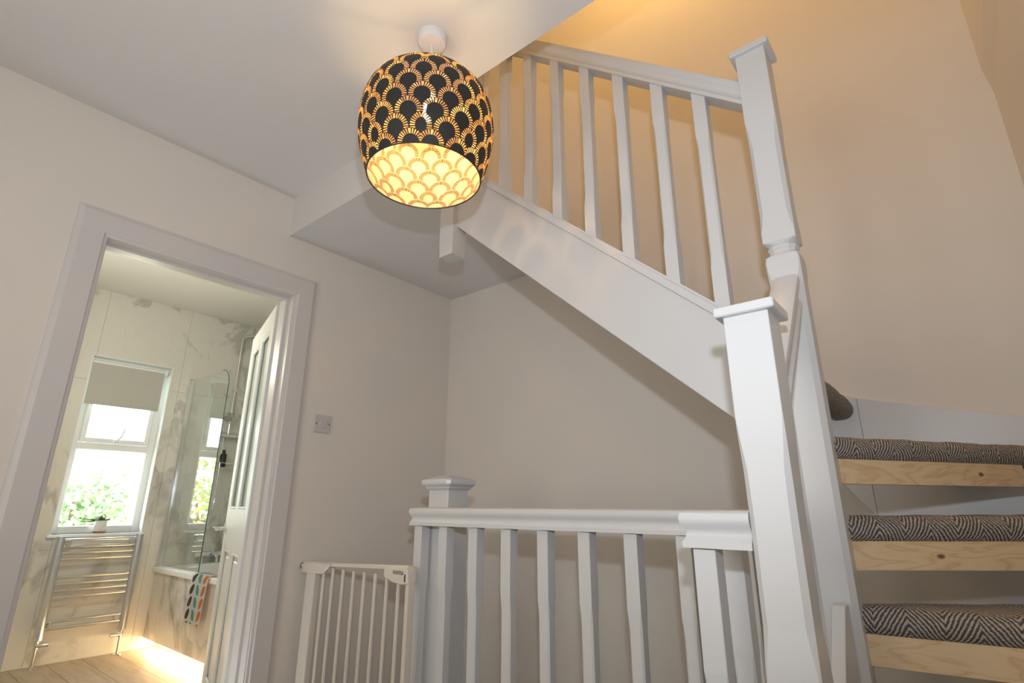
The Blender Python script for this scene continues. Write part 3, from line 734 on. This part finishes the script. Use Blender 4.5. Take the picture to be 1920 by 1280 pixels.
# ================================================================ towel radiator
tr = thing('towel_radiator', 'chrome ladder towel radiator fixed under the bathroom window', 'towel radiator', (1.29, 4.89, FZ))
TRO = (1.29, 4.89, FZ)
for xx in (1.052, 1.522):
    b = B(); loft(b, [[(xx+.025*math.cos(PI*k/8), 4.893-.026*math.sin(PI*k/8), z) for k in range(9)] for z in (-.855, -.212)]); obj('upright', b, MT['satin'], tr, smooth=True)
bm_ = B(); tube(bm_, [(0, 0, 0), (.46, 0, 0)], .0105, 12); barm = mesh_of('rung', bm_, MT['chrome'], True)
for z in (-.238, -.282, -.322, -.362, -.478, -.520, -.562, -.604, -.752, -.794):
    inst('rung', barm, tr, sub(TRO, 1.057, 4.897, z))
for xx, z in ((1.10, -.262), (1.475, -.262), (1.10, -.773), (1.475, -.773)):
    b = B(); tube(b, [(xx, YF, z), (xx, 4.905, z)], .010, 12); tube(b, [(xx, 4.905, z), (xx, 4.880, z)], .015, 14); obj('wall_bracket', b, MT['chrome'], tr, smooth=True)
for xx in (1.052, 1.522):
    b = B(); tube(b, [(xx, 4.895, -.855), (xx, 4.895, FZ)], .0085, 12); tube(b, [(xx, 4.895, -.862), (xx, 4.895, -.905)], .014, 12); lathe(b, [(.028, 0), (.026, .005), (.009, .007)], (xx, 4.895, FZ), 20)
    pp = obj('pipe', b, MT['chrome'], tr, smooth=True)
    b = B(); sx = .06 if xx < 1.2 else -.07; tube(b, [(xx, 4.893, -.885), (xx+sx*.2, 4.885, -.885), (xx+sx, 4.878, -.885)], .0125, 14); obj('valve', b, MT['chrome'], pp, smooth=True)

# ================================================================ blind, plant
bd = thing('roller_blind', 'grey roller blind half pulled down in the bathroom window', 'roller blind', (1.26, 5.0, 1.03))
b = B(); tube(b, [(1.012, 5.0, 1.045), (1.512, 5.0, 1.045)], .018, 20); obj('roller_tube', b, MT['upvc'], bd, smooth=True)
obj('blind_fabric', bx(1.014, 1.506, 4.9805, 4.982, .735, 1.04), MT['blind'], bd)
obj('bottom_bar', bx(1.014, 1.506, 4.977, 4.985, .722, .738, bev=.002), MT['blind'], bd)
obj('bracket', bx(1.512, 1.530, 4.980, 5.02, 1.025, 1.066, bev=.003), MT['upvc'], bd)
pt = thing('potted_plant', 'small spiky succulent in a white pot with terracotta saucer on the window sill', 'potted plant', (1.285, 4.99, wz0+.004))
pc = (1.285, 4.985, wz0+.004)
b = B(); lathe(b, [(.001, .001), (.030, .001), (.040, .010), (.042, .014), (.034, .015), (.001, .012)], pc, 28); obj('saucer', b, MT['terra'], pt, smooth=True)
b = B(); lathe(b, [(.001, .014), (.030, .014), (.034, .022), (.041, .080), (.041, .088), (.036, .088), (.034, .078), (.001, .076)], pc, 28); obj('pot', b, MT['pot'], pt, smooth=True)
b = B(); lathe(b, [(.001, .079), (.035, .078)], pc, 20); obj('soil', b, MT['soil'], pt)
b = B()
for k in range(46):
    a = random.uniform(0, 2*PI); el = random.uniform(.15, 1.4); L = random.uniform(.035, .065)
    if k < 6: L = random.uniform(.10, .14); el = random.uniform(.05, .45)
    d = Vector((math.cos(a)*math.cos(el), math.sin(a)*math.cos(el), math.sin(el))); s = Vector((-math.sin(a), math.cos(a), 0))
    p0 = Vector(pc)+Vector((0, 0, .078))+Vector((math.cos(a), math.sin(a), 0))*.012
    w = .006
    q = [p0-s*w, p0+s*w, p0+d*L*.55+s*w*.9, p0+d*L-Vector((0, 0, .008)), p0+d*L*.55-s*w*.9]
    up_ = Vector((0, 0, .003)); lo = [b.verts.new(x_) for x_ in q]; hi = [b.verts.new(x_+up_) for x_ in q]
    b.faces.new(lo[::-1]); b.faces.new(hi)
    for i in range(5): b.faces.new((lo[i], lo[(i+1) % 5], hi[(i+1) % 5], hi[i]))
obj('leaves', b, MT['succ'], pt, kind='stuff')

# ================================================================ bath, screen, towel, shower
BX0, BX1, BY0, BY1, BZ = 1.675, XR-.010, 3.26, YF-.001, -.455
bt = thing('bathtub', 'white built-in bathtub with marble tiled side panel', 'bathtub', (2.05, 4.1, FZ))
def rr(x0, x1, y0, y1, r, z, m=6):
    P = []
    for (cx, cy, a0) in ((x1-r, y1-r, 0), (x0+r, y1-r, PI/2), (x0+r, y0+r, PI), (x1-r, y0+r, 1.5*PI)):
        for i in range(m): a = a0+PI/2*i/(m-1); P.append((cx+r*math.cos(a), cy+r*math.sin(a), z))
    return P
b = B(); loft(b, [rr(BX0, BX1, BY0, BY1, .01, BZ-.035), rr(BX0, BX1, BY0, BY1, .01, BZ-.004), rr(BX0+.004, BX1-.004, BY0+.004, BY1-.004, .01, BZ), rr(BX0+.065, BX1-.05, BY0+.06, BY1-.06, .10, BZ),
               rr(BX0+.075, BX1-.06, BY0+.07, BY1-.07, .10, BZ-.012), rr(BX0+.12, BX1-.10, BY0+.16, BY1-.14, .12, BZ-.36), rr(BX0+.17, BX1-.15, BY0+.24, BY1-.20, .12, BZ-.39)], cap=False)
bmesh.ops.contextual_create(b, geom=[e for e in b.edges if e.is_boundary and e.verts[0].co.z < BZ-.38 and e.verts[1].co.z < BZ-.38])
obj('bath_shell', b, MT['enamel'], bt, smooth=True)
for y0, y1 in ((BY0, 3.56), (3.56, 4.16), (4.16, 4.76), (4.76, BY1)):
    obj('tile', bx(BX0+.018, BX0+.027, y0+.001, y1-.001, FZ+.075, BZ-.037), MT['marble'], bt)
obj('panel_board', bx(BX0+.0275, BX0+.04, BY0, BY1, FZ+.08, BZ-.04), MT['grout'], bt)
obj('plinth', bx(BX0+.13, BX0+.15, BY0+.02, BY1, FZ, FZ+.12), MT['grout'], bt)
le = obj('led_strip', bx(BX0+.05, BX0+.062, BY0+.03, BY1-.02, FZ+.062, FZ+.072), MT['led'], origin_at=(BX0+.056, 4.1, FZ+.06), label='warm glowing light strip along the foot of the bath panel', cat='light strip')
l_ = light('plinth_glow', 'AREA', (BX0+.06, 4.1, FZ+.055), 6, (1, .70, .36), 1.6, .03, (-.35, 0, -1)); l_.rotation_euler = (0, math.radians(-20), math.radians(90)) if False else l_.rotation_euler
l_.data.shape = 'RECTANGLE'; l_.data.size = .03; l_.data.size_y = 1.6; l_.rotation_euler = (0, math.radians(22), 0)
# bath screen
ss = thing('bath_screen', 'clear glass bath screen with a rounded top corner, in chrome wall channel', 'shower screen', (1.705, 4.6, BZ))
P = [(4.945, BZ+.006), (4.205, BZ+.006), (4.205, .87)]
P += [(4.205+.14*(1-math.cos(a)), .87+.14*math.sin(a)) for a in [PI/2*k/8 for k in range(1, 9)]] + [(4.945, 1.01)]
gp = obj('glass_panel', prism(B(), P, 'x', 1.702, 1.708), MT['screen'], ss)
MT['gedge'] = simple('green_glass_edge', (.06, .16, .12), .15)
b = B(); tube(b, [(1.705, 4.204, BZ+.01), (1.705, 4.204, .87)]+[(1.705, 4.205+.14*(1-math.cos(a))-.001, .87+.14*math.sin(a)) for a in [PI/2*k/8 for k in range(1, 9)]], .0036, 6); obj('glass_edge', b, MT['gedge'], gp, label='green polished edge of the glass')
obj('wall_channel', bx(1.688, 1.722, 4.925, YF, BZ, 1.022, bev=.003), MT['chrome'], ss)
obj('seal_strip', bx(1.700, 1.710, 4.21, 4.94, BZ, BZ+.008), MT['plastic'], ss)
# towel
def towel():
    bm = B(); uvl = bm.loops.layers.uv.new('UV')
    y0, y1 = 3.93, 4.185; T = .007
    prof = [(1.80, BZ-.05), (1.775, BZ-.02), (1.755, BZ+T), (1.70, BZ+T+.002), (BX0-.002, BZ+T), (BX0-.011, BZ-.012), (BX0-.015, BZ-.08), (BX0-.018, BZ-.16), (BX0-.020, BZ-.235), (BX0-.021, BZ-.285)]
    s = [0]
    for a, c in zip(prof, prof[1:]): s.append(s[-1]+math.hypot(c[0]-a[0], c[1]-a[1]))
    n = 14; V = []
    for j, (x, z) in enumerate(prof):
        row = []
        for i in range(n+1):
            y = y1+(y0-y1)*i/n; w = .006*math.sin(i*1.25)*min(1, max(0, (j-4)/4))
            row.append(bm.verts.new((x-abs(w), y+.01*(j/9)*(1 if i == 0 else 0), z)))
        V.append(row)
    for j in range(len(prof)-1):
        for i in range(n):
            f = bm.faces.new((V[j][i], V[j][i+1], V[j+1][i+1], V[j+1][i]))
            for lp, (jj, ii) in zip(f.loops, ((j, i), (j, i+1), (j+1, i+1), (j+1, i))): lp[uvl].uv = ((y1-y0)*ii/n+.0, s[-1]-s[jj]-.015)
    bmesh.ops.solidify(bm, geom=bm.faces[:], thickness=.006)
    return bm
obj('towel', towel(), MT['towel'], origin_at=(1.70, 4.05, BZ), label='white towel with green, orange and dark leaf print, draped over the bath rim', cat='towel', smooth=True)
# shower
sh = thing('shower_set', 'chrome shower riser with rain head arm, valve and wire caddy in the bath corner', 'shower', (2.10, YF, .2))
b = B(); tube(b, [(2.06, 4.925, .58), (2.06, 4.925, 1.46)], .010, 12)
tube(b, [(2.06, 4.925, 1.455), (2.065, 4.915, 1.475), (2.08, 4.885, 1.485), (2.20, 4.62, 1.49)], .010, 12); obj('riser_pipe', b, MT['chrome'], sh, smooth=True)
b = B(); lathe(b, [(.001, .0), (.10, .0), (.10, .008), (.02, .014), (.012, .03), (.001, .03)], (2.21, 4.60, 1.452), 32); obj('rain_head', b, MT['chrome'], sh, smooth=True)
b = B(); tube(b, [(2.06, YF, .98), (2.06, 4.905, .98)], .016, 14); obj('pipe_clip', b, MT['chrome'], sh, smooth=True)
b = B(); tube(b, [(1.97, 4.915, .575), (2.20, 4.915, .575)], .019, 16); tube(b, [(1.93, 4.915, .575), (1.972, 4.915, .575)], .024, 16); obj('shower_valve', b, MT['chrome'], sh, smooth=True)
b = B(); tube(b, [(2.02, 4.91, .555)]+[(2.02-.02*math.sin(t*PI), 4.90-.05*math.sin(t*PI), .555-.75*math.sin(t*PI*.55)) for t in [k/10 for k in range(1, 11)]], .007, 10); obj('shower_hose', b, MT['chrome'], sh, smooth=True)
b = B(); tube(b, [(2.06, 4.90, .77), (2.02, 4.84, .73), (2.005, 4.82, .715)], .011, 10); tube(b, [(2.00, 4.83, .74), (1.985, 4.80, .705)], .035, 18); obj('hand_shower', b, MT['chrome'], sh, smooth=True)
for z in (.30, .56):
    b = B(); loop = [(1.98, 4.93, z), (1.98, 4.83, z), (2.20, 4.83, z), (2.20, 4.93, z), (1.98, 4.93, z)]
    for dz in (0, .04): tube(b, [(p[0], p[1], z+dz) for p in loop], .003, 6)
    for k in range(8): tube(b, [(1.99+.028*k, 4.83, z), (1.99+.028*k, 4.93, z)], .0018, 5)
    obj('caddy_shelf', b, MT['chrome'], sh)
bo = obj('shampoo_bottle', B(), MT['black'], origin_at=(2.02, 4.88, .303)) if False else None
b = B(); lathe(b, [(.001, 0), (.024, 0), (.026, .01), (.026, .10), (.012, .125), (.012, .145), (.001, .146)], (2.03, 4.88, .305), 20)
obj('shampoo_bottle', b, MT['black'], origin_at=(2.03, 4.88, .305), label='small black bottle standing in the shower caddy', cat='bottle', smooth=True)
tp = thing('bath_tap', 'chrome bath filler tap on the far end of the bath', 'tap', (2.06, 4.93, BZ))
b = B(); tube(b, [(1.97, 4.92, BZ+.07), (2.15, 4.92, BZ+.07)], .021, 16); tube(b, [(2.0, 4.92, BZ+.001), (2.0, 4.92, BZ+.06)], .014, 12); tube(b, [(2.12, 4.92, BZ+.001), (2.12, 4.92, BZ+.06)], .014, 12); obj('tap_body', b, MT['chrome'], tp, smooth=True)
b = B(); tube(b, [(2.06, 4.91, BZ+.07), (2.06, 4.86, BZ+.085), (2.06, 4.80, BZ+.075), (2.06, 4.785, BZ+.055)], .013, 12); obj('spout', b, MT['chrome'], tp, smooth=True)
for xx in (1.955, 2.165):
    b = B(); tube(b, [(xx-.014, 4.92, BZ+.07), (xx+.014, 4.92, BZ+.07)], .026, 8); obj('tap_knob', b, MT['chrome'], tp)

# ================================================================ garden behind the window
gd = obj('ground', bx(-16, 20, 5.6, 40, FZ-3.1, FZ-3.0), MT['grass'], kind='structure')
def tree(x, y, r, zc, mat, label, n=1500, ls=.13):
    t = thing('garden_tree', label, 'tree', (x, y, FZ-3.0), group=None)
    b = B(); z0 = FZ-3.0
    tube(b, [(x, y, z0), (x+.05, y, z0+1), (x, y, zc-r*.3)], .09, 8)
    for k in range(7):
        a = k*.9; tube(b, [(x, y, zc-r*.5), (x+r*.6*math.cos(a), y+r*.6*math.sin(a), zc+r*.3*math.sin(k*1.7))], .03, 5)
    obj('trunk', b, MT['bark'], t)
    b = B(); blobs = [(Vector((x, y, zc)), r*.7)]+[(Vector((x+r*.55*math.cos(k*1.1), y+r*.55*math.sin(k*1.1), zc+r*.45*math.sin(k*2.3))), r*.48) for k in range(9)]
    for i in range(n):
        c, rad = random.choice(blobs); d = Vector((random.gauss(0, 1), random.gauss(0, 1), random.gauss(0, 1))).normalized()
        p = c+d*rad*random.uniform(.75, 1.05); u_ = Vector((random.gauss(0, 1), random.gauss(0, 1), random.gauss(0, 1))).normalized(); v_ = u_.cross(d).normalized(); s = ls*random.uniform(.6, 1.3)
        b.faces.new([b.verts.new(q) for q in (p-u_*s*.5, p+v_*s*.3, p+u_*s*.5, p-v_*s*.3)])
    obj('crown', b, mat, t, kind='stuff')
tree(2.25, 10.2, .72, -.12, MT['leafg'], 'bushy green garden tree seen through the middle of the bathroom window', 1500, .11)
tree(1.25, 8.6, .50, -.72, MT['leafg'], 'low green shrub tree at the left of the bathroom window view', 1000, .09)
tree(3.35, 12.6, .70, -.55, MT['leafr'], 'brownish bush at the right of the bathroom window view', 900, .10)
tree(-.55, 10.0, 1.15, .10, MT['leafy'], 'yellowing garden tree left of the window, mirrored in the bath screen', 1800, .11)
tree(4.6, 15.5, 1.2, -.6, MT['leafg'], 'green tree furthest back in the garden', 1300, .14)
hs = thing('neighbour_house', 'pale rendered house beyond the garden trees', 'house', (4, 26, FZ-3))
b = B(); box(b, -2, 9, 24, 29, FZ-3, 2.6); obj('house_wall', b, MT['brick_far'], hs)
b = B(); prism(b, [(23.6, 2.6), (29.4, 2.6), (26.5, 4.2)], 'x', -2.3, 9.3); obj('roof', b, MT['upvc'], hs)
MT['hglass'] = simple('far_window_pane', (.22, .26, .32), .2)
for xx in (3.2, 4.6, 6.0):
    obj('house_window', bx(xx, xx+.8, 23.97, 24.0, .9, 1.9), MT['hglass'], hs)

for o in list(bpy.data.objects):
    if '_o' in o.keys(): del o['_o']
